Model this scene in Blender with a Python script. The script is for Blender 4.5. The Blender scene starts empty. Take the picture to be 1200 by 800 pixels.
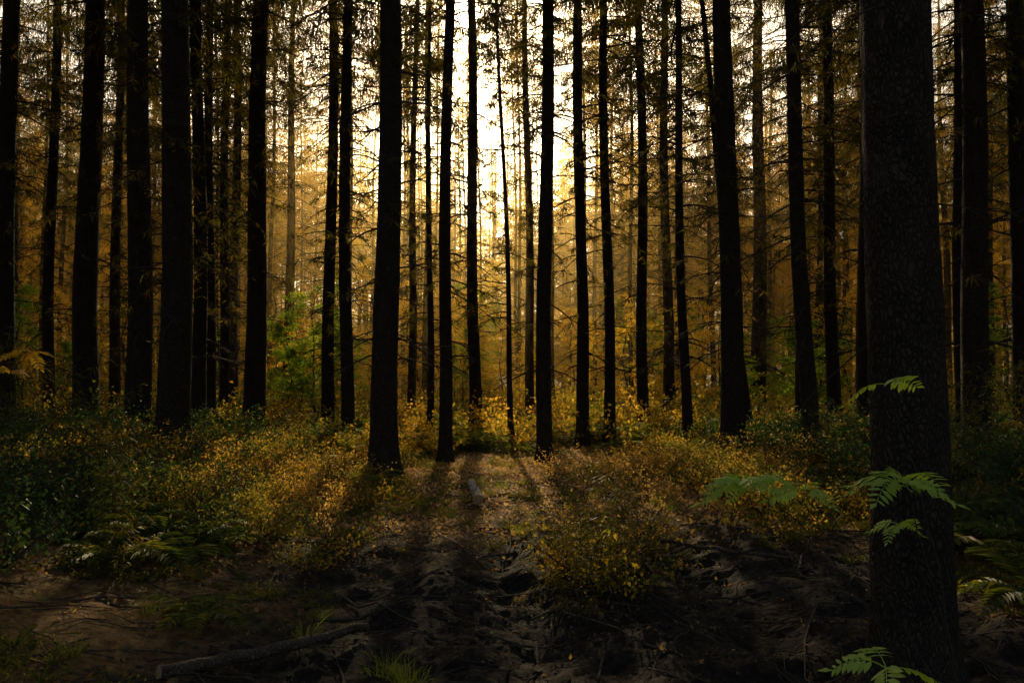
import bpy, math, random, bmesh
import numpy as np
from mathutils import Vector, Matrix, Euler
R = np.random.RandomState(7)
random.seed(7)
scene = bpy.context.scene
SUN_EL, SUN_AZ = 23.0, -2.5

# ------------------------------------------------------------ noise / terrain
TAB = np.random.RandomState(3).rand(256,256)
def vnoise(x,y):
    x=np.asarray(x,float); y=np.asarray(y,float)
    xi=np.floor(x).astype(int); yi=np.floor(y).astype(int)
    fx=x-xi; fy=y-yi
    fx=fx*fx*(3-2*fx); fy=fy*fy*(3-2*fy)
    a=TAB[xi%256,yi%256]; b=TAB[(xi+1)%256,yi%256]
    c=TAB[xi%256,(yi+1)%256]; d=TAB[(xi+1)%256,(yi+1)%256]
    return (a*(1-fx)+b*fx)*(1-fy)+(c*(1-fx)+d*fx)*fy-0.5
def fbm(x,y,o=4):
    s=0;a=1
    for i in range(o):
        s=s+a*vnoise(x*2**i+17.3*i,y*2**i+9.1*i); a*=0.5
    return s
def sstep(a,b,x):
    t=np.clip((x-a)/(b-a),0,1); return t*t*(3-2*t)
def trackx(y):
    return 0.4+0.5*np.sin(y*0.35)
def mudmask(x,y):
    w=3.1-0.12*(y-4)
    d=np.abs(x-trackx(y))+0.8*fbm(x/1.3,y/1.3,3)
    return (1-sstep(w*0.75,w*1.15,d))*(1-sstep(7.2,9.8,y+1.5*fbm(x/1.1,y/1.1,2)))
def ground(x,y):
    x=np.asarray(x,float); y=np.asarray(y,float)
    h=0.35*fbm(x/9+5,y/9+3,3)+0.10*fbm(x/1.7,y/1.7,3)
    bank=0.28*sstep(2.2,5.5,np.abs(x-trackx(y)))*(1-sstep(14,24,y))
    m=mudmask(x,y)
    near=1-sstep(18,35,np.hypot(x,y))
    h=h+bank+near*0.05*fbm(x/0.35,y/0.35,4)
    h=h+m*(0.12*fbm(x/0.3+40,y/0.3,5)-0.03)
    for off in (-0.75,0.85):
        dd=(x-trackx(y)-off)/0.28
        h=h-0.12*m*np.exp(-dd*dd)
    return h-0.05*1.0

# ------------------------------------------------------------ mesh helpers
class Acc:
    def __init__(s): s.V=[];s.F=[];s.M=[];s.n=0
    def add(s,V,F,m=0):
        V=np.asarray(V,float).reshape(-1,3);F=np.asarray(F,int).reshape(-1,4)
        if len(V)==0: return
        s.V.append(V);s.F.append(F+s.n);s.M.append(np.full(len(F),m,int) if np.isscalar(m) else m);s.n+=len(V)
    def get(s): return np.concatenate(s.V),np.concatenate(s.F),np.concatenate(s.M)
def mk_mesh(name,V,F,M,mats,smooth=False):
    me=bpy.data.meshes.new(name)
    me.vertices.add(len(V)); me.vertices.foreach_set('co',V.astype(np.float32).ravel())
    me.loops.add(F.size); me.loops.foreach_set('vertex_index',F.astype(np.int32).ravel())
    me.polygons.add(len(F))
    me.polygons.foreach_set('loop_start',np.arange(0,F.size,4,dtype=np.int32))
    me.polygons.foreach_set('material_index',M.astype(np.int32))
    for m in mats: me.materials.append(m)
    me.polygons.foreach_set('use_smooth',np.full(len(F),smooth))
    me.update(calc_edges=True)
    return me
def mk_obj(name,me,parent=None,loc=None):
    o=bpy.data.objects.new(name,me); scene.collection.objects.link(o)
    if parent: o.parent=parent
    if loc is not None: o.location=loc
    return o
def nrm(a): return a/(np.linalg.norm(a,axis=-1,keepdims=True)+1e-9)
def leafquads(P,D,L,W,N,droop=0.0):
    P=np.atleast_2d(P);D=nrm(np.atleast_2d(D));n=len(P)
    L=np.broadcast_to(L,(n,))[:,None];W=np.broadcast_to(W,(n,))[:,None]
    S=nrm(np.cross(D,N)); U=nrm(np.cross(S,D))
    V=np.empty((n,4,3))
    V[:,0]=P; V[:,1]=P+D*L*0.45+S*W*0.5+U*W*0.15
    V[:,2]=P+D*L-np.array([0,0,1])*L*droop
    V[:,3]=P+D*L*0.45-S*W*0.5+U*W*0.15
    return V.reshape(-1,3),np.arange(4*n).reshape(n,4)
def tube(pts,rad,sides=5):
    pts=np.asarray(pts,float);n=len(pts);rad=np.broadcast_to(rad,(n,))
    t=nrm(np.gradient(pts,axis=0))
    ref=np.array([0.31,0.2,0.93]) if abs(t[0][2])<0.8 else np.array([1,0.1,0])
    a=nrm(np.cross(t,ref));b=np.cross(t,a)
    th=np.arange(sides)*2*math.pi/sides
    V=(pts[:,None]+rad[:,None,None]*(np.cos(th)[None,:,None]*a[:,None]+np.sin(th)[None,:,None]*b[:,None])).reshape(-1,3)
    i=np.arange(n-1)[:,None]*sides;j=np.arange(sides)[None];k=(j+1)%sides
    F=np.stack([i+j,i+k,i+sides+k,i+sides+j],-1).reshape(-1,4)
    return V,F
def replicate(T,pos,scale,yaw,tilt=0.0):
    V,F,M=T;n=len(pos);pos=np.asarray(pos,float)
    scale=np.broadcast_to(scale,(n,));yaw=np.broadcast_to(yaw,(n,))
    c,s=np.cos(yaw),np.sin(yaw);z=np.zeros(n);o=np.ones(n)
    A=np.stack([np.stack([c,-s,z],-1),np.stack([s,c,z],-1),np.stack([z,z,o],-1)],-2)
    if tilt>0:
        ax=R.uniform(-tilt,tilt,n);ca,sa=np.cos(ax),np.sin(ax)
        B=np.stack([np.stack([o,z,z],-1),np.stack([z,ca,-sa],-1),np.stack([z,sa,ca],-1)],-2)
        A=A@B
    W=np.einsum('nij,vj->nvi',A*scale[:,None,None],V)+pos[:,None]
    FF=(F[None]+(np.arange(n)*len(V))[:,None,None]).reshape(-1,4)
    return W.reshape(-1,3),FF,np.tile(M,n)

# ------------------------------------------------------------ materials
def newmat(name):
    m=bpy.data.materials.new(name);m.use_nodes=True;nt=m.node_tree;nt.nodes.clear()
    return m,nt,nt.nodes.new('ShaderNodeOutputMaterial')
def N(nt,t,**k):
    n=nt.nodes.new(t)
    for a,b in k.items(): setattr(n,a,b)
    return n
def ramp(nt,stops):
    r=N(nt,'ShaderNodeValToRGB');e=r.color_ramp.elements
    while len(e)>1:e.remove(e[-1])
    e[0].position=stops[0][0];e[0].color=(*stops[0][1],1)
    for p,c in stops[1:]:
        q=e.new(p);q.color=(*c,1)
    return r
def leafmat(name,stops,trans=0.5,tboost=(1.6,1.4,0.8),rough=0.5,patch=1.0):
    m,nt,out=newmat(name);L=nt.links
    geo=N(nt,'ShaderNodeNewGeometry')
    noi=N(nt,'ShaderNodeTexNoise');noi.inputs['Scale'].default_value=patch;noi.inputs['Detail'].default_value=2
    L.new(geo.outputs['Position'],noi.inputs['Vector'])
    mx=N(nt,'ShaderNodeMath',operation='MULTIPLY_ADD');mx.inputs[1].default_value=0.45
    L.new(geo.outputs['Random Per Island'],mx.inputs[0])
    m2=N(nt,'ShaderNodeMath',operation='MULTIPLY_ADD');m2.inputs[1].default_value=1.5;m2.inputs[2].default_value=-0.48
    L.new(noi.outputs['Fac'],m2.inputs[0]);L.new(m2.outputs[0],mx.inputs[2])
    r=ramp(nt,stops);L.new(mx.outputs[0],r.inputs['Fac'])
    d=N(nt,'ShaderNodeBsdfPrincipled');d.inputs['Roughness'].default_value=rough
    d.inputs['Specular IOR Level'].default_value=0.3
    L.new(r.outputs['Color'],d.inputs['Base Color'])
    tc=N(nt,'ShaderNodeMix',data_type='RGBA',blend_type='MULTIPLY');tc.inputs[0].default_value=1
    L.new(r.outputs['Color'],tc.inputs[6]);tc.inputs[7].default_value=(*tboost,1)
    t=N(nt,'ShaderNodeBsdfTranslucent');L.new(tc.outputs[2],t.inputs['Color'])
    s=N(nt,'ShaderNodeMixShader');s.inputs[0].default_value=trans
    L.new(d.outputs[0],s.inputs[1]);L.new(t.outputs[0],s.inputs[2]);L.new(s.outputs[0],out.inputs['Surface'])
    return m
def barkmat(name,c1,c2,sc=1.0,bump=0.6):
    m,nt,out=newmat(name);L=nt.links
    tc=N(nt,'ShaderNodeTexCoord');mp=N(nt,'ShaderNodeMapping');mp.inputs['Scale'].default_value=(1,1,0.45)
    L.new(tc.outputs['Object'],mp.inputs['Vector'])
    vo=N(nt,'ShaderNodeTexVoronoi');vo.inputs['Scale'].default_value=42*sc;vo.feature='DISTANCE_TO_EDGE'
    n0=N(nt,'ShaderNodeTexNoise');n0.inputs['Scale'].default_value=9*sc;n0.inputs['Detail'].default_value=6
    L.new(mp.outputs[0],n0.inputs['Vector'])
    ad=N(nt,'ShaderNodeVectorMath',operation='MULTIPLY_ADD');ad.inputs[1].default_value=(0.12,0.12,0.12)
    L.new(n0.outputs['Color'],ad.inputs[0]);L.new(mp.outputs[0],ad.inputs[2]);L.new(ad.outputs[0],vo.inputs['Vector'])
    ma=N(nt,'ShaderNodeMath',operation='MULTIPLY');ma.inputs[1].default_value=2.2;ma.use_clamp=True
    L.new(vo.outputs['Distance'],ma.inputs[0])
    mb=N(nt,'ShaderNodeMath',operation='MULTIPLY_ADD');mb.inputs[1].default_value=0.8
    L.new(n0.outputs['Fac'],mb.inputs[0]);L.new(ma.outputs[0],mb.inputs[2])
    r=ramp(nt,[(0.3,c1),(1.0,c2)]);L.new(mb.outputs[0],r.inputs['Fac'])
    b=N(nt,'ShaderNodeBump');b.inputs['Strength'].default_value=bump;b.inputs['Distance'].default_value=0.02
    L.new(mb.outputs[0],b.inputs['Height'])
    p=N(nt,'ShaderNodeBsdfPrincipled');p.inputs['Roughness'].default_value=0.85;p.inputs['Specular IOR Level'].default_value=0.2
    L.new(r.outputs['Color'],p.inputs['Base Color']);L.new(b.outputs[0],p.inputs['Normal']);L.new(p.outputs[0],out.inputs['Surface'])
    return m
bark=barkmat('spruce_bark',(0.014,0.011,0.009),(0.085,0.062,0.045),1.0,1.0)
twigm=barkmat('dead_twig',(0.03,0.024,0.018),(0.09,0.07,0.05),2,0.3)
needle=leafmat('spruce_needles',[(0.0,(0.03,0.048,0.013)),(0.5,(0.08,0.082,0.018)),(1.0,(0.18,0.135,0.022))],0.55,(2.1,1.7,0.6))
needle_far=leafmat('spruce_needles_painted_sun',[(0.0,(0.12,0.115,0.016)),(0.5,(0.29,0.195,0.022)),(1.0,(0.46,0.27,0.028))],0.65,(2.0,1.65,0.6),patch=0.35)  # backlit gold of the far needles painted into their colour
gold=leafmat('autumn_leaves',[(0.0,(0.28,0.25,0.022)),(0.35,(0.52,0.35,0.032)),(0.75,(0.63,0.39,0.04)),(1.0,(0.60,0.29,0.03))],0.72,(1.6,1.5,0.75),patch=0.5)
greenl=leafmat('green_leaves',[(0.0,(0.08,0.14,0.02)),(0.5,(0.18,0.27,0.03)),(1.0,(0.36,0.38,0.04))],0.6,(1.8,1.8,0.6),patch=0.6)
shrubm=leafmat('bilberry_leaves',[(0.0,(0.05,0.09,0.02)),(0.35,(0.14,0.15,0.028)),(0.6,(0.42,0.28,0.045)),(1.0,(0.66,0.34,0.06))],0.62,(1.8,1.65,0.8),patch=0.55)
sunshrub=leafmat('bilberry_leaves_painted_sun',[(0.0,(0.32,0.22,0.04)),(0.4,(0.62,0.38,0.09)),(1.0,(0.75,0.46,0.14))],0.6,(1.3,1.3,1.0),patch=1.2)  # autumn gold, brightened in the colour to paint the sunlit patches
darkshrub=leafmat('undergrowth_leaves',[(0.0,(0.02,0.05,0.025)),(0.6,(0.045,0.09,0.028)),(1.0,(0.15,0.14,0.035))],0.5,(1.7,1.6,0.7),patch=0.8)  # dark green leaves, taken darker in the colour to shade the edges
fernm=leafmat('fern_fronds',[(0.0,(0.04,0.08,0.025)),(0.5,(0.10,0.14,0.03)),(1.0,(0.46,0.33,0.05))],0.55,(1.8,1.6,0.6),patch=0.7)
rowanm=leafmat('rowan_leaves',[(0.0,(0.36,0.54,0.08)),(1.0,(0.56,0.70,0.12))],0.5,(1.4,1.35,0.6))  # green brightened in the colour, standing in for sun on the leaves
mapley=leafmat('yellow_leaves',[(0.0,(0.6,0.36,0.03)),(1.0,(0.7,0.44,0.05))],0.5,(1.3,1.2,0.6))
grassm=leafmat('grass_blades',[(0.0,(0.08,0.14,0.025)),(1.0,(0.28,0.30,0.05))],0.5,(1.7,1.6,0.6))
litterm=leafmat('dry_leaves',[(0.0,(0.10,0.05,0.022)),(0.5,(0.34,0.18,0.06)),(1.0,(0.70,0.45,0.17))],0.55,(1.4,1.3,0.8),patch=1.5)
litterb=leafmat('dry_leaves_painted_sun',[(0.0,(0.34,0.19,0.07)),(0.5,(0.68,0.42,0.17)),(1.0,(0.82,0.58,0.28))],0.5,(1.15,1.15,1.0),patch=1.5)  # lit copy of the dry leaves: glade sunlight painted as paler colour
mossm=leafmat('moss_tufts',[(0.0,(0.05,0.08,0.015)),(0.5,(0.16,0.17,0.03)),(1.0,(0.46,0.33,0.05))],0.55,(1.7,1.6,0.7),patch=1.5)
def groundmat():
    m,nt,out=newmat('forest_floor');L=nt.links
    geo=N(nt,'ShaderNodeNewGeometry')
    att=N(nt,'ShaderNodeAttribute',attribute_name='mud')
    def noise(s,d=6,r=0.6):
        n=N(nt,'ShaderNodeTexNoise');n.inputs['Scale'].default_value=s;n.inputs['Detail'].default_value=d;n.inputs['Roughness'].default_value=r
        L.new(geo.outputs['Position'],n.inputs['Vector']);return n
    n1=noise(1.1,5);n2=noise(14,8,0.75);n3=noise(55,5,0.7)
    lit=ramp(nt,[(0.35,(0.09,0.05,0.02)),(0.5,(0.32,0.175,0.06)),(0.65,(0.54,0.33,0.13))]);L.new(n2.outputs['Fac'],lit.inputs['Fac'])
    mos=ramp(nt,[(0.35,(0.03,0.05,0.012)),(0.65,(0.16,0.17,0.035))]);L.new(n2.outputs['Fac'],mos.inputs['Fac'])
    mr=ramp(nt,[(0.53,(0,0,0)),(0.64,(1,1,1))]);L.new(n1.outputs['Fac'],mr.inputs['Fac'])
    a=N(nt,'ShaderNodeMix',data_type='RGBA');L.new(mr.outputs['Color'],a.inputs[0]);L.new(lit.outputs['Color'],a.inputs[6]);L.new(mos.outputs['Color'],a.inputs[7])
    mud=ramp(nt,[(0.35,(0.014,0.011,0.010)),(0.52,(0.045,0.034,0.027)),(0.7,(0.12,0.085,0.058))]);L.new(n2.outputs['Fac'],mud.inputs['Fac'])
    b=N(nt,'ShaderNodeMix',data_type='RGBA');L.new(att.outputs['Fac'],b.inputs[0]);L.new(a.outputs[2],b.inputs[6]);L.new(mud.outputs['Color'],b.inputs[7])
    p=N(nt,'ShaderNodeBsdfPrincipled');p.inputs['Specular IOR Level'].default_value=0.12;p.inputs['Roughness'].default_value=0.8
    L.new(b.outputs[2],p.inputs['Base Color'])
    s=N(nt,'ShaderNodeMath',operation='MULTIPLY_ADD');s.inputs[1].default_value=0.4;L.new(n3.outputs['Fac'],s.inputs[0]);L.new(n2.outputs['Fac'],s.inputs[2])
    bp=N(nt,'ShaderNodeBump');bp.inputs['Strength'].default_value=1.0;bp.inputs['Distance'].default_value=0.12
    L.new(s.outputs[0],bp.inputs['Height']);L.new(bp.outputs[0],p.inputs['Normal']);L.new(p.outputs[0],out.inputs['Surface'])
    return m

# ------------------------------------------------------------ ground sheet
n=700
u=np.linspace(-1,1,n)
gx=380*np.sign(u)*np.abs(u)**5+10*u
gy=7+380*np.sign(u)*np.abs(u)**5+10*u
X,Y=np.meshgrid(gx,gy,indexing='ij')
Z=ground(X,Y)
V=np.stack([X,Y,Z],-1).reshape(-1,3)
i=np.arange(n-1)[:,None]*n+np.arange(n-1)[None]
F=np.stack([i,i+n,i+n+1,i+1],-1).reshape(-1,4)
me=mk_mesh('forest_ground',V,F,np.zeros(len(F),int),[groundmat()],True)
at=me.attributes.new('mud','FLOAT','POINT');at.data.foreach_set('value',mudmask(X,Y).ravel().astype(np.float32))
mk_obj('forest_ground',me)

# ------------------------------------------------------------ tree templates
def trunk_mesh(name,r0,H,seed,sides=16,fine=0.25):
    rs=np.random.RandomState(seed)
    zs=np.concatenate([np.arange(-0.5,9,fine),np.linspace(9,H,16)])
    th=np.arange(sides)*2*math.pi/sides
    bx=0.05*np.sin(zs*0.5+rs.rand()*6)*np.clip(zs/3,0,1);by=0.05*np.sin(zs*0.4+rs.rand()*6)*np.clip(zs/3,0,1)
    t=np.clip(zs/H,0,1)
    rr=r0*(1-t)**0.8*0.96+0.02
    lob=rs.rand()*6
    V=[]
    for k,z in enumerate(zs):
        zz=max(z,0)
        fl=1+0.5*math.exp(-zz/0.2)*(0.6+0.5*np.cos(th*4+lob))+0.08*math.exp(-zz/1.0)
        nz=1+0.07*(vnoise(np.cos(th)*2+seed,z*3+np.sin(th)*2))+0.03*(rs.rand(sides)-0.5)
        q=rr[k]*fl*nz
        V.append(np.stack([bx[k]+q*np.cos(th),by[k]+q*np.sin(th),np.full(sides,z)],-1))
    V=np.concatenate(V);m=len(zs)
    i=np.arange(m-1)[:,None]*sides;j=np.arange(sides)[None];k=(j+1)%sides
    F=np.stack([i+j,i+k,i+sides+k,i+sides+j],-1).reshape(-1,4)
    return mk_mesh(name,V,F,np.zeros(len(F),int),[bark],True)
def bpath(L,az,up,sag,n=7,wob=0.06,rs=R):
    s=np.linspace(0,1,n)
    d=np.array([math.cos(az),math.sin(az)])
    h=L*s*(0.97)
    side=np.cumsum(rs.uniform(-wob,wob,n))*L*0.5;side-=side[0]
    z=L*(up*s-sag*s*s)+np.cumsum(rs.uniform(-wob,wob,n))*L*0.3
    z-=z[0]
    return np.stack([d[0]*h-d[1]*side,d[1]*h+d[0]*side,z],-1)
def spruce_crown(seed,Hc,Rm,nb,step=0.13,mats=None,name='crown',lowshort=True,sz=1.0,wq=0.04):
    mats=mats or (needle,twigm)
    rs=np.random.RandomState(seed);A=Acc()
    for b in range(nb):
        t=(b+rs.rand())/nb
        L=Rm*(1-t)**0.75*rs.uniform(0.55,1.15)
        if lowshort: L*=0.65+0.35*min(1,t/0.15)
        L=max(L,0.25)
        az=rs.rand()*6.283
        up=rs.uniform(-0.25,0.05)+0.5*t; sag=0.35*(1-t)-0.15
        p=bpath(L,az,up,sag,8,0.04,rs);p[:,2]+=t*Hc
        A.add(*tube(p,np.linspace(0.022*sz,0.004*sz,8),3),1)
        ns=max(3,int(L*0.85/step))
        ss=np.linspace(0.15,1,ns)
        base=np.stack([np.interp(ss,np.linspace(0,1,8),p[:,c]) for c in range(3)],-1)
        fd=nrm(p[-1]-p[0]);sd=np.array([-fd[1],fd[0],0])
        P=[];D=[];Ls=[]
        for sgn in (-1,1):
            tl=np.minimum(0.6,0.32*L*(1-ss*0.75)+0.08)*rs.uniform(0.6,1.2,ns)
            dirr=nrm(fd*0.75+sgn*sd*0.9+np.array([0,0,-0.35])+rs.normal(0,0.18,(ns,3)))
            for k in range(3):
                P.append(base+dirr*tl[:,None]*k/3+rs.normal(0,0.015,(ns,3)));
                D.append(dirr+rs.normal(0,0.38,(ns,3))+np.array([0,0,-0.25*k]));Ls.append(tl*0.55+0.06)
        P.append(base);D.append(np.tile(fd,(ns,1))+rs.normal(0,0.2,(ns,3)));Ls.append(np.full(ns,0.2*min(1,L)))
        for q in range(2):
            P.append(base+rs.normal(0,.06*min(1,L),(ns,3)));D.append(np.tile([0,0,-1.0],(ns,1))+rs.normal(0,0.25,(ns,3)));Ls.append(rs.uniform(0.1,0.45,ns)*min(1,L/1.5))
        P=np.concatenate(P);D=np.concatenate(D);Ls=np.concatenate(Ls)
        A.add(*leafquads(P,D,Ls,np.minimum(wq,0.25*Ls)*rs.uniform(0.7,1.3,len(P)),nrm(rs.normal(0,0.5,(len(P),3))+[0,0,1]),0.12),0)
    V,F,M=A.get();return mk_mesh(name,V,F,M,list(mats))
crowns=[spruce_crown(11+k,13.5,3.0,115,0.105,name='spruce_crown',wq=.026) for k in range(3)]
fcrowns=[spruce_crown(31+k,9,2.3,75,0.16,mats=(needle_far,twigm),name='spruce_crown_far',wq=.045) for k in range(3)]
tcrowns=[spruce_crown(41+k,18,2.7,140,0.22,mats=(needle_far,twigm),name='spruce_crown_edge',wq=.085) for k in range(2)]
hcrown={}
for c in crowns:hcrown[c.name]=13.5
for c in fcrowns:hcrown[c.name]=9
for c in tcrowns:hcrown[c.name]=18
def deadbranches(seed,z0,z1,nb,Lm,name='dead_branches',foliage=0.0,fm=None,tk=1.0):
    rs=np.random.RandomState(seed);A=Acc()
    for b in range(nb):
        z=rs.uniform(z0,z1);L=Lm*rs.uniform(0.2,1.0)*(0.55+0.45*(z-z0)/(z1-z0));az=rs.rand()*6.283
        p=bpath(L,az,rs.uniform(-0.3,0.35),rs.uniform(0.1,0.6),8,0.07,rs);p[:,2]+=z
        r=(0.006+0.005*L)*tk
        A.add(*tube(p,np.linspace(r,0.0025,8),4),0)
        for k in range(rs.randint(2,8)):
            i=rs.randint(2,7);l=L*rs.uniform(0.12,0.45)
            q=bpath(l,az+rs.choice([-1,1])*rs.uniform(0.4,1.0),rs.uniform(-0.6,0.2),rs.uniform(0,0.5),5,0.1,rs)+p[i]
            A.add(*tube(q,np.linspace(r*0.5,0.0015,5),3),0)
            if rs.rand()<foliage*(z-z0)/(z1-z0)*1.5:
                nn=18;ii=rs.randint(0,5,nn)
                A.add(*leafquads(q[ii],rs.normal(0,1,(nn,3))+[0,0,-0.8],rs.uniform(0.08,0.2,nn),0.018,rs.normal(0,1,(nn,3)),0.1),1)
    V,F,M=A.get();return mk_mesh(name,V,F,M,[twigm,fm or needle])
deads=[deadbranches(51+k,1.6,10,80,2.0,foliage=0.5,tk=1.5) for k in range(4)]
neardead=deadbranches(60,2.0,9,26,1.3,foliage=0.0,tk=.8)
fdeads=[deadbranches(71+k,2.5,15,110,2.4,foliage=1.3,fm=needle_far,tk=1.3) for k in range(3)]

def add_spruce(name,x,y,H,lx=0.0,ly=0.0,cb=9.5,cs=1.0,tm=None,cm=None,dm=None,parent=None):
    z=float(ground(x,y))
    o=mk_obj(name,tm)
    o.location=(x,y,z)
    o.rotation_euler=(math.atan(-ly),math.atan(lx),0)
    if parent: o.parent=parent
    c=mk_obj('crown',cm,o);c.location=(0,0,cb);c.rotation_euler=(0,0,random.uniform(0,6.28))
    c.scale=(cs,cs,(H-cb+0.4)/hcrown[cm.name])
    if dm:
        d=mk_obj('dead_branches',dm,o);d.rotation_euler=(0,0,random.uniform(0,6.28))
    return o
# measured trees: x, y, diameter, lean
heroes=[(-9.5,16,.40,0),(-11.9,22,.31,0),(-8.95,18,.58,0),(-12.1,26,.36,0.0),(-6.8,15.5,.50,0),
(-5.16,13,.54,0),(-6.6,18,.32,-.01),(-7.4,21,.27,-.015),(-8.1,24,.30,0),(-8.8,27,.36,.0),(-5.74,19,.52,0.005),
(-4.95,23,.37,0.005),(-3.55,18.5,.30,-.01),(-1.88,12.6,.43,.003),(-3.19,27,.27,.01),(-2.1,22,.18,-.006),(-1.25,16,.25,.008),
(-0.99,23.5,.36,-.015),(-.02,20.5,.12,-.03),(.57,27,.30,-.01),(.62,16.3,.31,0.004),(1.56,19,.29,-.005),(2.22,19.5,.26,-.008),
(3.54,23,.33,-.006),(4.94,27,.38,-.005),(3.3,16,.19,-.022),(3.74,14.5,.42,-.012),(4.76,17,.16,-.11),(8.64,30,.62,.01),
(4.74,13.5,.27,-.045),(6.76,20,.30,.0),(7.18,19,.31,-.01),(7.1,17,.50,.005),(2.21,4.75,.38,.002),(6.8,12.5,.42,0),
(7.4,14,.20,-.01),(8.35,14,.32,0),(10.6,17.5,.34,0),(-13.5,17.5,.4,0),(-10.2,13.2,.36,0)]
for k,(x,y,dm_,lx) in enumerate(heroes):
    H=18+dm_*16 if dm_>0.2 else 13
    H=min(H,25)
    tm=trunk_mesh('spruce_trunk',dm_/2*(.87 if y>8 else 1.04),H,100+k,sides=28 if dm_>.3 else 18,fine=0.12 if y<8 else 0.25)
    cb=random.uniform(8.0,10.5)
    if abs(x)<6 and y>14: cb=max(cb,9.5)
    add_spruce('spruce_tree',x,y,H,lx,random.uniform(-.01,.01),cb=cb,cs=0.85 if dm_>0.2 else 0.35,tm=tm,cm=random.choice(crowns),dm=neardead if y<8 else random.choice(deads))

# background / surrounding forest
ftr=[trunk_mesh('forest_trunk',r,22,300+i,sides=10,fine=0.8) for i,r in enumerate((.07,.11,.15,.19))]
placed=[(h[0],h[1]) for h in heroes]
def ok(x,y,d):
    for a,b in placed:
        if (a-x)**2+(b-y)**2<d*d: return False
    return True
saz=math.tan(math.radians(SUN_AZ))
forest=bpy.data.objects.new('distant_forest',None);scene.collection.objects.link(forest)
for (x,y) in [(-8.4,32),(-6.2,33),(-4.3,31),(-3.4,34),(1.4,31.5),(2.9,33.5),(4.4,31.5),(6.6,34),(8.9,35.5)]:
    placed.append((x,y))
    add_spruce('forest_spruce',x,y,22,random.uniform(-.01,.01),0,cb=random.uniform(10.8,11.8),cs=random.uniform(.85,1.0),tm=random.choice(ftr),cm=random.choice(crowns),dm=random.choice(deads),parent=forest)
cnt=0
for tr in range(6000):
    y=random.uniform(28,66);x=random.uniform(-0.70*y-4,0.70*y+4)
    cor=abs(x+.4-saz*(y-15))
    if not ok(x,y,3.4): continue
    if y<38 and cor<4: continue
    placed.append((x,y));cnt+=1
    H=random.uniform(20,24)
    if cor<7.5 and y>36:
        tms=ftr[:2] if cor<3 else ftr[:3]
        if cor<2.2: cb=random.uniform(14,16);cs=random.uniform(.3,.4);H=random.uniform(18,20)
        else: cb=max(13,.424*(y-10));cs=random.uniform(.7,.95);H=max(H,cb+5.5)
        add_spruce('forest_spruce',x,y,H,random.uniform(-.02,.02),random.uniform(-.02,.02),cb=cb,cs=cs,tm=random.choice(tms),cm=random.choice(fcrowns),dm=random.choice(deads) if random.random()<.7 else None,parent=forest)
        continue
    if y<44: 
        cb=random.uniform(10,12.5);cm=random.choice(crowns);cs=random.uniform(.8,1.0)
        if cor>10: cb-=3
        else: cb=max(cb,11.5,.424*(y-6))
    else:
        cb=random.uniform(9,13) if cor<14 else random.uniform(6,10);cm=random.choice(fcrowns);cs=random.uniform(.8,1.2)
    add_spruce('forest_spruce',x,y,H,random.uniform(-.02,.02),random.uniform(-.02,.02),cb=cb,cs=cs,
       tm=random.choice(ftr),cm=cm,dm=random.choice(fdeads) if cor>10 or y<50 else random.choice(deads),parent=forest)
c4=0
for tr in range(3000):
    y=random.uniform(70,90);x=random.uniform(-0.70*y-2,0.70*y+2)
    cor=abs(x+1.2-saz*(y-15))
    if cor<2.0: continue
    if not ok(x,y,3.3): continue
    placed.append((x,y));c4+=1
    add_spruce('forest_spruce',x,y,random.uniform(22,28) if cor>9 else random.uniform(22,25),0,0,cb=random.uniform(4,8) if cor>18 else random.uniform(8.5,12),cs=random.uniform(.95,1.2),tm=random.choice(ftr),cm=random.choice(tcrowns),dm=None,parent=forest)
around=bpy.data.objects.new('surrounding_forest',None);scene.collection.objects.link(around)
c2=0
for tr in range(3500):
    y=random.uniform(-16,27);x=random.uniform(-26,26)
    if math.hypot(x,y)<3: continue
    if y>1 and abs(x)<0.66*y+1.5 : continue
    if not ok(x,y,3.4 if abs(x)>5 and y>1 else 6.5): continue
    placed.append((x,y));c2+=1
    add_spruce('forest_spruce',x,y,random.uniform(20,25),random.uniform(-.02,.02),random.uniform(-.02,.02),cb=random.uniform(3.5,6.5) if y>1 else random.uniform(9,12),cs=random.uniform(.9,1.1),
       tm=random.choice(ftr[1:]),cm=random.choice(crowns),dm=None,parent=around)

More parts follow.
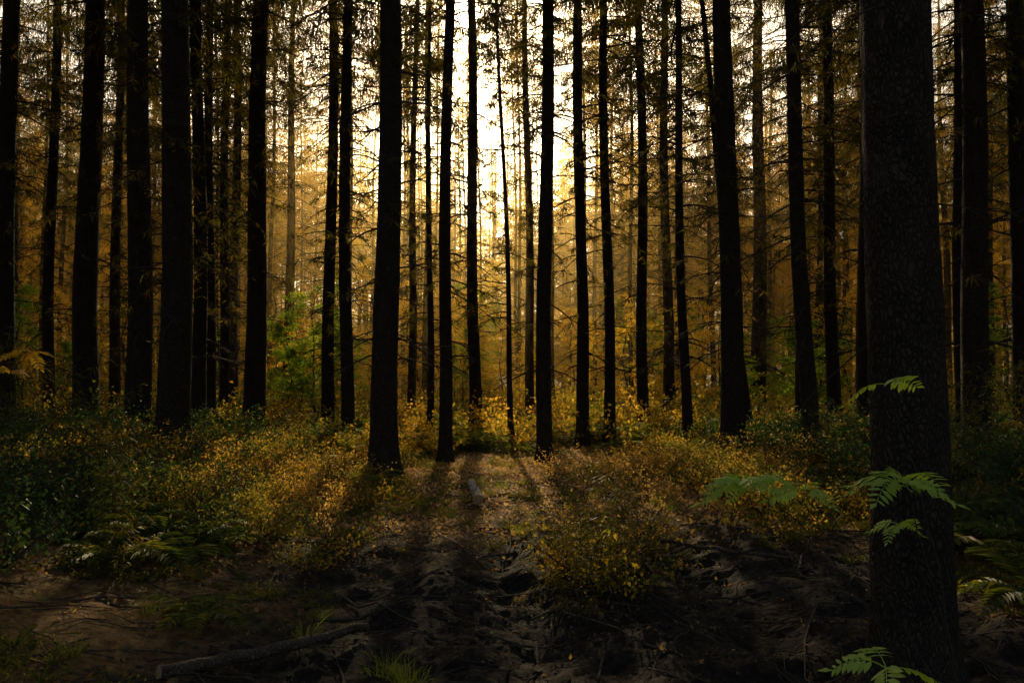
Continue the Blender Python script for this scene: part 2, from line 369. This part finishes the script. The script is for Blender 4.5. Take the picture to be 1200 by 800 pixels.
# ------------------------------------------------------------ broadleaf saplings
def broadleaf(seed,H,nbr,leaves,ls,mat,name,spread=0.38,low=0.18):
    rs=np.random.RandomState(seed);A=Acc()
    s=np.linspace(0,1,9);st=np.stack([np.cumsum(rs.uniform(-.03,.03,9))*H,np.cumsum(rs.uniform(-.03,.03,9))*H,s*H],-1);st-=st[0]
    A.add(*tube(st,np.linspace(0.012*H**0.8,0.004,9),6),1)
    P=[];D=[]
    for b in range(nbr):
        t=rs.uniform(low,1.0);az=rs.rand()*6.283
        L=H*spread*(1-0.6*t)*rs.uniform(0.6,1.2)
        o=np.array([np.interp(t,s,st[:,c]) for c in range(3)])
        p=bpath(L,az,rs.uniform(0.1,0.7),rs.uniform(0,0.5),7,0.08,rs)+o
        A.add(*tube(p,np.linspace(0.004*H**.7,0.0015,7),3),1)
        subs=[p]
        for k in range(4):
            i=rs.randint(2,6)
            q=bpath(L*rs.uniform(.25,.5),az+rs.uniform(-1.1,1.1),rs.uniform(-.2,.4),.2,5,.1,rs)+p[i]
            A.add(*tube(q,np.linspace(0.002*H**.7,0.001,5),3),1);subs.append(q)
        m=max(1,leaves//(nbr*5))
        for q in subs:
            f=rs.uniform(0.2,1,m)*(len(q)-1);i0=np.minimum(f.astype(int),len(q)-2);fr=(f-i0)[:,None]
            P.append(q[i0]*(1-fr)+q[i0+1]*fr+rs.normal(0,ls*0.6,(m,3)));D.append(rs.normal(0,1,(m,3))*[1,1,0.5]+[0,0,-0.25])
    P=np.concatenate(P);D=np.concatenate(D);m=len(P)
    A.add(*leafquads(P,D,ls*rs.uniform(.6,1.2,m),ls*0.6*rs.uniform(.7,1.2,m),rs.normal(0,0.9,(m,3))+[0,-.5,.5],0.15),0)
    V,F,M=A.get();return mk_mesh(name,V,F,M,[mat,twigm])
gt=[broadleaf(80+k,h,int(26+h*3),nl,0.09,gold,'autumn_sapling') for k,(h,nl) in enumerate([(4,2800),(6.5,4800),(9,7000)])]
gbig=[broadleaf(85+k,16,95,6500,0.18,gold,'autumn_tree',spread=.27,low=.06) for k in range(2)]
gg=[broadleaf(90+k,h,int(24+h*3),nl,0.09,greenl,'green_sapling') for k,(h,nl) in enumerate([(2.5,2000),(4.5,4000)])]
und=bpy.data.objects.new('sapling_thicket',None);scene.collection.objects.link(und)
c3=0
for tr in range(6000):
    y=27+50*random.random()**1.2;x=random.uniform(-0.66*y,0.66*y)
    cx=abs(x-saz*(y-15))
    w=math.exp(-(cx/(0.32*y))**2)
    if random.random()>w*0.9+0.15: continue
    if not ok(x,y,1.6): continue
    placed.append((x,y));c3+=1
    gr=random.random()<(0.25 if cx<6 else 0.5)
    me=random.choice(gg) if gr else (random.choice(gt[:2]) if y<42 else random.choice(gt))
    o=mk_obj('thicket_sapling',me,und,(x,y,float(ground(x,y))));sc=random.uniform(.55,1.1);o.scale=(sc*1.1,sc*1.1,sc);o.rotation_euler=(0,0,random.uniform(0,6.28))
    if c3>210: break
edge=bpy.data.objects.new('autumn_tree_line',None);scene.collection.objects.link(edge)
for k in range(85):
    if k<55: y=random.uniform(92,104);x=(k/54*2-1)*.55*y+random.uniform(-1.5,1.5);sc=random.uniform(1.0,1.4)
    else: y=random.uniform(62,88);x=random.gauss(0,.20)*y;sc=random.uniform(.6,.95)
    o=mk_obj('autumn_tree',random.choice(gbig),edge,(x,y,float(ground(x,y))-.2));o.scale=(sc*1.1,sc*1.1,sc);o.rotation_euler=(0,0,random.uniform(-.5,.5))
for (x,y,sc) in [(-6.8,26,1.2),(-6.2,25,.9),(8.2,24,1.1),(9.3,26,1.3),(7.2,27,1.0),(-5.9,30,1.3)]:
    o=mk_obj('green_sapling',gg[0],None,(x,y,float(ground(x,y))));o.scale=(sc,)*3

# ------------------------------------------------------------ thin the stand where the sun breaks through to the glade
e,a=math.radians(SUN_EL),math.radians(SUN_AZ)
sv=Vector((math.sin(a)*math.cos(e),math.cos(a)*math.cos(e),math.sin(e)))
def sun_hits(targets):
    bpy.context.view_layer.update()
    dg=bpy.context.evaluated_depsgraph_get();cn={};clear=0
    for (x,y) in targets:
        p=Vector((x,y,float(ground(x,y))+.35));seen=set()
        for k in range(60):
            hit,loc,nn,ix,ob,mt=scene.ray_cast(dg,p,sv)
            if not hit: break
            seen.add(ob.name);p=loc+sv*.03
        if not seen: clear+=1
        for s_ in seen: cn[s_]=cn.get(s_,0)+1
    return cn,clear
tg=[]
for _ in range(110): tg.append((R.uniform(-4.8,-2.2),R.uniform(10,14)))
for _ in range(130): tg.append((R.uniform(-1.2,2.8),R.uniform(11.5,24)))
for _ in range(70): tg.append((R.uniform(1.6,4.4),R.uniform(10.5,15)))
for rnd in range(3):
    cn,cl=sun_hits(tg)
    for nm,c in cn.items():
        ob=bpy.data.objects.get(nm)
        if ob is None or c<2: continue
        if ob.name.startswith('crown') and ob.parent.name.startswith('forest_spruce'):
            f=.45 if rnd<2 else .8
            ob.scale=(ob.scale[0]*f,ob.scale[1]*f,ob.scale[2])
        elif ob.name.startswith('dead_branches') and ob.parent.name.startswith('forest_spruce') and c>=5:
            bpy.data.objects.remove(ob)
        elif ob.name.startswith('crown'):
            ob.scale=(ob.scale[0]*.7,ob.scale[1]*.7,ob.scale[2])
        elif ob.name.startswith('thicket_sapling'):
            ob.scale=tuple(v*.65 for v in ob.scale)
        elif ob.name.startswith('autumn_tree'):
            ob.scale=tuple(v*.85 for v in ob.scale)

# ------------------------------------------------------------ undergrowth templates
def shrubT(seed,h,ns,nl,ls):
    rs=np.random.RandomState(seed);A=Acc();P=[]
    for k in range(ns):
        az=rs.rand()*6.283;p=bpath(h*rs.uniform(.6,1.1),az,rs.uniform(1.0,2.2),0.35,6,.08,rs)
        p*=np.array([1,1,.6])
        A.add(*tube(p,np.linspace(.004,.001,6),3),1)
        m=nl//ns;f=rs.uniform(.25,1,m)*5;i0=np.minimum(f.astype(int),4);fr=(f-i0)[:,None]
        P.append(p[i0]*(1-fr)+p[i0+1]*fr+rs.normal(0,.05*h,(m,3)))
    P=np.concatenate(P);m=len(P);D=rs.normal(0,1,(m,3))+[0,0,.2]
    A.add(*leafquads(P,D,ls*rs.uniform(.6,1.2,m),ls*.55,rs.normal(0,.8,(m,3))+[0,0,.8],.1),0)
    return A.get()
def fernT(seed,L,nf):
    rs=np.random.RandomState(seed);A=Acc()
    for k in range(nf):
        az=k*6.283/nf+rs.uniform(-.3,.3);l=L*rs.uniform(.7,1.1)
        p=bpath(l,az,rs.uniform(.9,1.5),rs.uniform(.8,1.2),12,.01,rs)
        A.add(*tube(p,np.linspace(.004,.001,12),3),0)
        fr=nrm(np.gradient(p,axis=0));sd=np.array([-math.sin(az),math.cos(az),0])
        ss=np.linspace(.12,.98,18);B=np.stack([np.interp(ss,np.linspace(0,1,12),p[:,c]) for c in range(3)],-1);FD=np.stack([np.interp(ss,np.linspace(0,1,12),fr[:,c]) for c in range(3)],-1)
        pl=.30*l*np.sin(np.pi*(ss*.86+.1))**.8
        for sg in(-1,1):
            A.add(*leafquads(B,FD*.45+sg*sd+rs.normal(0,.07,(18,3)),pl,.038*l/0.6,np.array([0,0,1.0])+0*B,.15),0)
    return A.get()
def grassT(seed,h,nb):
    rs=np.random.RandomState(seed);A=Acc();P=rs.normal(0,.05,(nb,3));P[:,2]=0
    D=np.stack([rs.normal(0,.4,nb),rs.normal(0,.4,nb),np.ones(nb)],-1)
    L=h*rs.uniform(.4,1.1,nb);D=nrm(D)
    A.add(*leafquads(P,D,L*.6,.006,rs.normal(0,1,(nb,3)),.0),0)
    A.add(*leafquads(P+D*L[:,None]*.35,D+nrm(P*[1,1,0]+1e-4)*.6,L*.65,.005,rs.normal(0,1,(nb,3)),.25),0)
    return A.get()
def spots(n,fn,xr,yr):
    out=[];tries=0
    while len(out)<n and tries<60:
        tries+=1
        x=R.uniform(*xr,n*2);y=R.uniform(*yr,n*2);k=R.rand(n*2)<fn(x,y);out+=list(zip(x[k],y[k]))
    out=np.array(out[:n]);return np.column_stack([out,ground(out[:,0],out[:,1])-0.01])
def inview(x,y): return (np.abs(x)<0.66*y+1.5)
def mass(name,templates,mats,pos,smin,smax,tilt=.15):
    A=Acc()
    idx=R.randint(0,len(templates),len(pos))
    for k,t in enumerate(templates):
        q=pos[idx==k]
        if len(q)==0: continue
        V,F,M=replicate(t,q,R.uniform(smin,smax,len(q)),R.uniform(0,6.28,len(q)),tilt);A.add(V,F,M)
    V,F,M=A.get();return mk_obj(name,mk_mesh(name,V,F,M,mats))
shr=[shrubT(k,.45,14,260,.038) for k in range(4)]
shrf=[shrubT(k+20,.6,10,170,.07) for k in range(3)]
frn=[fernT(k,.6,8) for k in range(4)]
grs=[grassT(k,.3,50) for k in range(3)]
mos_=[shrubT(k+40,.14,14,90,.022) for k in range(3)]
def veg(x,y):
    side=sstep(1.6,3.2,np.abs(x-trackx(y)-0.2)+1.2*fbm(x/2,y/2,2))
    return np.where(inview(x,y),side*(1-mudmask(x,y)),0)
clump=lambda x,y:sstep(-.15,.25,fbm(x/1.5+7,y/1.5,2))
mass('bilberry_bushes',shr,[shrubm,twigm],spots(850,lambda x,y:veg(x,y)*(.06+.94*clump(x,y))*(np.abs(x)<6.5),(-7,7),(7,20)),.5,1.3)
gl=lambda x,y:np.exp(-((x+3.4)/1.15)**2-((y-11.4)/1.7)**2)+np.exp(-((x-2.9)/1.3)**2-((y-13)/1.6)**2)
mass('sun_painted_bilberry',shr,[sunshrub,twigm],spots(250,gl,(-6,6),(9,20)),.45,1.1)  # extra bushes in sun-bright colour, filling the two sunlit patches
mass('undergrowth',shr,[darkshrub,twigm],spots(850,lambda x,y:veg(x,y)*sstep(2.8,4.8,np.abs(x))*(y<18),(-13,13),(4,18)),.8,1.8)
mass('woodland_shrubs',shrf,[shrubm,twigm],spots(1300,lambda x,y:np.where(inview(x,y),1,0)*(.3+.7*clump(x/2,y/2)),(-30,30),(18,46)),.8,2.0)
mass('fern_patch',frn,[fernm],spots(380,lambda x,y:veg(x,y)*clump(x+9,y)*sstep(1,4,np.abs(x)),(-12,12),(5,20)),.6,1.2)
mass('background_ferns',frn,[fernm],spots(420,lambda x,y:np.where(inview(x,y),1,0)*clump(x+3,y),(-22,22),(18,34)),.9,1.5)
mass('grass_tufts',grs,[grassm],spots(240,lambda x,y:np.where(inview(x,y),.06+(1-mudmask(x,y))*.7,0),(-8,8),(4.3,20)),.35,.8)
mass('moss_cushions',mos_,[mossm,mossm],spots(2600,lambda x,y:np.where(inview(x,y),(1-.95*mudmask(x,y))*clump(x*1.6+3,y*1.6),0)*(.25+.75*sstep(1.2,2.6,np.abs(x-.6))),(-8,8),(4,22)),.5,1.5)
g=np.array([[-1.35,5.6],[-.75,5.1],[-.62,4.9],[-.3,11.5],[-.15,12],[-.45,12.2],[-.55,4.75]]);g=np.column_stack([g,ground(g[:,0],g[:,1])])
mass('grass_clump',grs,[grassm],g,.7,.95)
g=np.array([[.45,7.0],[.65,6.7],[.85,7.2],[1.0,7.7],[.6,7.8],[.75,8.2],[1.25,8.3],[.9,6.4]]);g=np.column_stack([g,ground(g[:,0],g[:,1])-.02])
mass('bramble_bush',shr,[shrubm,twigm],g,.9,1.5)
ysp=[spruce_crown(200+k,1.15,.42,30,.06,name='young_spruce_mesh',lowshort=False,sz=.25,wq=.012) for k in range(2)]
for (x,y,s) in [(.5,6.3,.68),(.78,6.6,.8),(.30,6.9,.6),(.95,7.2,.7),(.62,7.3,.8),(-4.4,9.5,1.0),(-5.2,10,1.2),(-3.7,8.0,.8),(-3.0,6.6,.7),(5.2,9.5,1.1),(-6.5,11,1.4),(4.2,11.5,.8),(6.2,10.5,1.2)]:
    o=mk_obj('young_spruce',random.choice(ysp),None,(x,y,float(ground(x,y))-.03));o.scale=(s,s,s);o.rotation_euler=(0,0,random.uniform(0,6))

# ------------------------------------------------------------ litter, twigs, clods
P=spots(60000,lambda x,y:np.where(inview(x,y),(1-.85*mudmask(x,y))*(.35+.65*clump(x*2,y*2)),0)*np.clip(12/y,0,1)*np.clip(5/(np.abs(x)+.1),0,1)*(.35+.65*sstep(6,9,y)),(-12,12),(4,27))
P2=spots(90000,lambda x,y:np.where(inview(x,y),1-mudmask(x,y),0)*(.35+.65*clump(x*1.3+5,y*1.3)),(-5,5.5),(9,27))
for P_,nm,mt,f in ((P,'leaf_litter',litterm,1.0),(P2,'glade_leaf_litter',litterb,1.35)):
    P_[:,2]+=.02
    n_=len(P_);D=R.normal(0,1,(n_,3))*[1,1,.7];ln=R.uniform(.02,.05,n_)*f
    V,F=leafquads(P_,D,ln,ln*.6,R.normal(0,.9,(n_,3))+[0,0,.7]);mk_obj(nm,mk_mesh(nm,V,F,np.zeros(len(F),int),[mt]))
A=Acc()
for (x,y,z) in spots(2600,lambda x,y:np.where(inview(x,y),.8,0),(-7,7),(4,14)):
    L=R.uniform(.1,.7) if R.rand()<.9 else R.uniform(.8,1.7);az=R.rand()*6.28
    p=bpath(L,az,0,0,6,.09);p[:,2]*=.3;p[:,:2]+=[x,y];p[:,2]+=ground(p[:,0],p[:,1])+.012
    A.add(*tube(p,np.linspace(.002+.007*L,.0015,6),4),0)
V,F,M=A.get();mk_obj('fallen_twigs',mk_mesh('fallen_twigs',V,F,M,[twigm]))
mudm=barkmat('mud',(0.015,0.012,0.010),(0.06,0.045,0.033),.6,.8)
bm=bmesh.new();bmesh.ops.create_cube(bm,size=1);bmesh.ops.subdivide_edges(bm,edges=bm.edges,cuts=2,use_grid_fill=True)
cv=np.array([v.co[:] for v in bm.verts]);cf=np.array([[v.index for v in f.verts] for f in bm.faces]);bm.free()
cv=nrm(cv)*.6
ct=[]
for k in range(5):
    rs=np.random.RandomState(k);ct.append((cv*(1+rs.uniform(-.28,.28,(len(cv),1)))*[1,.8,.5],cf,np.zeros(len(cf),int)))
pc=spots(4500,lambda x,y:np.where(inview(x,y),mudmask(x,y),0),(-4,5),(4,12))
mass('mud_clods',ct,[mudm],pc,.012,.055,.5)

# ------------------------------------------------------------ logs
def logobj(name,p0,p1,r0,r1,mat,endmat,bow=.0,nseg=14,sides=14,seed=0):
    rs=np.random.RandomState(seed);p0=np.array(p0,float);p1=np.array(p1,float);s=np.linspace(0,1,nseg)[:,None]
    p=p0*(1-s)+p1*s;side=nrm(np.cross(p1-p0,[0,0,1]));p+=side*bow*np.sin(s*np.pi)+rs.normal(0,.006,p.shape)
    V,F=tube(p,np.linspace(r0,r1,nseg)*(1+rs.uniform(-.06,.06,nseg)),sides)
    A=Acc();A.add(V,F,0)
    for off in (0,(nseg-1)*sides):
        ring=V[off:off+sides];c=np.mean(ring,0)
        A.add(np.vstack([ring,c[None]]),[[i,i+1,(i+2)%sides,sides] for i in range(0,sides,2)],1)
    for k in range(5):
        i=rs.randint(2,nseg-2);q=np.stack([p[i],p[i]+nrm(rs.normal(0,1,3)+[0,0,.6])*rs.uniform(.03,.09)])
        A.add(*tube(q,[r1*.3,r1*.15],5),0)
    V,F,M=A.get();return mk_obj(name,mk_mesh(name,V,F,M,[mat,endmat],True))
logb=barkmat('log_bark',(.03,.022,.016),(.17,.125,.09),1.2,.8)
birch=barkmat('birch_bark',(.12,.09,.07),(.70,.60,.46),.5,.4)
wood=barkmat('cut_wood',(.3,.19,.09),(.5,.34,.18),1,.2)
def gz(x,y,o): return (x,y,float(ground(x,y))+o)
logobj('fallen_log',gz(-1.95,4.75,.06),gz(-.95,5.6,.08),.04,.028,logb,wood,.05,seed=1)
logobj('birch_log',gz(-.42,10.7,.12),gz(-.54,11.5,.16),.065,.055,birch,wood,0,8,seed=2)
logobj('fallen_branch',gz(-.55,4.45,.05),gz(.5,4.6,.05),.022,.012,logb,wood,-.06,seed=3)
logobj('fallen_branch',gz(1.1,8.6,.12),gz(2.4,7.4,.08),.022,.015,logb,wood,.1,seed=4)

# ------------------------------------------------------------ rowan saplings with pinnate leaves
def pinnate(A,base,az,L,up=.25,sag=.5,pairs=7,m=0,roll=0):
    p=bpath(L,az,up,sag,10,.01)+base
    A.add(*tube(p,np.linspace(.0022,.001,10),4),m)
    ss=np.linspace(.28,.95,pairs);B=np.stack([np.interp(ss,np.linspace(0,1,10),p[:,c]) for c in range(3)],-1)
    fd=nrm(p[-1]-p[0]);sd=np.array([-math.sin(az),math.cos(az),0.0]);sd=nrm(sd*math.cos(roll)+np.cross(fd,sd)*math.sin(roll))
    nn=np.cross(fd,sd)
    ll=L*.34*np.sin(np.pi*(ss*.62+.22))
    for sg in(-1,1):
        D=nrm(fd*.5+sg*sd+R.normal(0,.09,(pairs,3)))
        LL=ll[:,None]*R.uniform(.85,1.1,(pairs,1));W=LL*.19;S=nrm(np.cross(D,nn));
        dz=np.array([0,0,-.2])*LL
        V=np.stack([B,B+D*LL*.3+S*W,B+D*LL*.3,B+D*LL*.3-S*W, B+D*LL*.7+S*W*.85+dz*.5,B+D*LL+dz,B+D*LL*.7-S*W*.85+dz*.5],1)
        k=np.arange(pairs)[:,None]*7
        Fq=np.concatenate([k+np.array([[0,1,2,3]]),k+np.array([[3,2,5,6]]),k+np.array([[2,1,4,5]])])
        A.add(V.reshape(-1,3),Fq,m)
    A.add(*leafquads(p[-1:],fd[None],L*.3,L*.11,nn[None]),m)
def rowan(name,root,tips,mat):
    A=Acc();root=np.array(root,float)
    for (x,y,z,nl,L) in tips:
        t=np.array([x,y,z]);s=np.linspace(0,1,10)[:,None]
        p=root*(1-s)+t*s;p[:,2]+=.25*np.sin(s[:,0]*np.pi)*np.linalg.norm(t-root)*.5;p[1:-1]+=R.normal(0,.008,(8,3))
        A.add(*tube(p,np.linspace(.005,.0015,10),5),1)
        a0=R.rand()*6.28
        for k in range(nl): pinnate(A,t,a0+k*6.283/nl+R.uniform(-.3,.3),L*R.uniform(.8,1.15),R.uniform(.1,.6),R.uniform(.4,.8),m=0,roll=R.uniform(-.8,.8))
    V,F,M=A.get();return mk_obj(name,mk_mesh(name,V,F,M,[mat,twigm]))
rowan('rowan_sapling',gz(1.95,3.55,0),[(1.53,3.4,1.06,9,.22),(1.2,3.5,1.02,3,.15),(1.62,3.6,.86,4,.14),(.98,3.6,1.04,9,.18),(1.75,4.0,1.44,3,.2)],rowanm)
rowan('rowan_sapling',gz(1.45,3.0,0),[(1.30,3.0,.47,4,.2)],rowanm)
rowan('ash_sapling',gz(-3.9,6.2,0),[(-3.42,6.0,1.62,6,.17),(-3.55,6.05,1.5,4,.15)],mapley)

# ------------------------------------------------------------ thin morning haze between the far trees
hm,nt,out=newmat('woodland_haze')
vs=N(nt,'ShaderNodeVolumeScatter');vs.inputs['Density'].default_value=0.0048;vs.inputs['Anisotropy'].default_value=0.86;vs.inputs['Color'].default_value=(1,.70,.26,1)
nt.links.new(vs.outputs[0],out.inputs['Volume'])
bm=bmesh.new();bmesh.ops.create_cube(bm,size=1);me=bpy.data.meshes.new('woodland_haze');bm.to_mesh(me);bm.free();me.materials.append(hm)
o=mk_obj('woodland_haze',me);o.scale=(110,80,20);o.location=(0,64,9)

# ------------------------------------------------------------ sky, sun, camera
w=bpy.data.worlds.new('World');scene.world=w;w.use_nodes=True;nt=w.node_tree;nt.nodes.clear()
sk=nt.nodes.new('ShaderNodeTexSky');sk.sky_type='NISHITA';sk.sun_disc=False;sk.sun_elevation=math.radians(SUN_EL);sk.sun_rotation=math.radians(SUN_AZ);sk.dust_density=8.0;sk.air_density=1.3
bg=nt.nodes.new('ShaderNodeBackground');bg.inputs['Strength'].default_value=.125;wo=nt.nodes.new('ShaderNodeOutputWorld')
nt.links.new(sk.outputs[0],bg.inputs[0]);nt.links.new(bg.outputs[0],wo.inputs[0])
sl=bpy.data.lights.new('sun','SUN');sl.energy=5.0;sl.angle=math.radians(.6);sl.color=(1,.75,.40)
so=bpy.data.objects.new('sun',sl);scene.collection.objects.link(so)
so.rotation_euler=(-sv).to_track_quat('-Z','Y').to_euler();so.location=(0,0,30)
cam=bpy.data.cameras.new('camera');cam.lens=30;cam.sensor_width=36;cam.clip_end=2000
co=bpy.data.objects.new('camera',cam);scene.collection.objects.link(co);co.location=(0,0,1.5);co.rotation_euler=(math.radians(92),0,0);scene.camera=co
scene.view_settings.view_transform='Standard';scene.view_settings.look='None';scene.view_settings.exposure=0
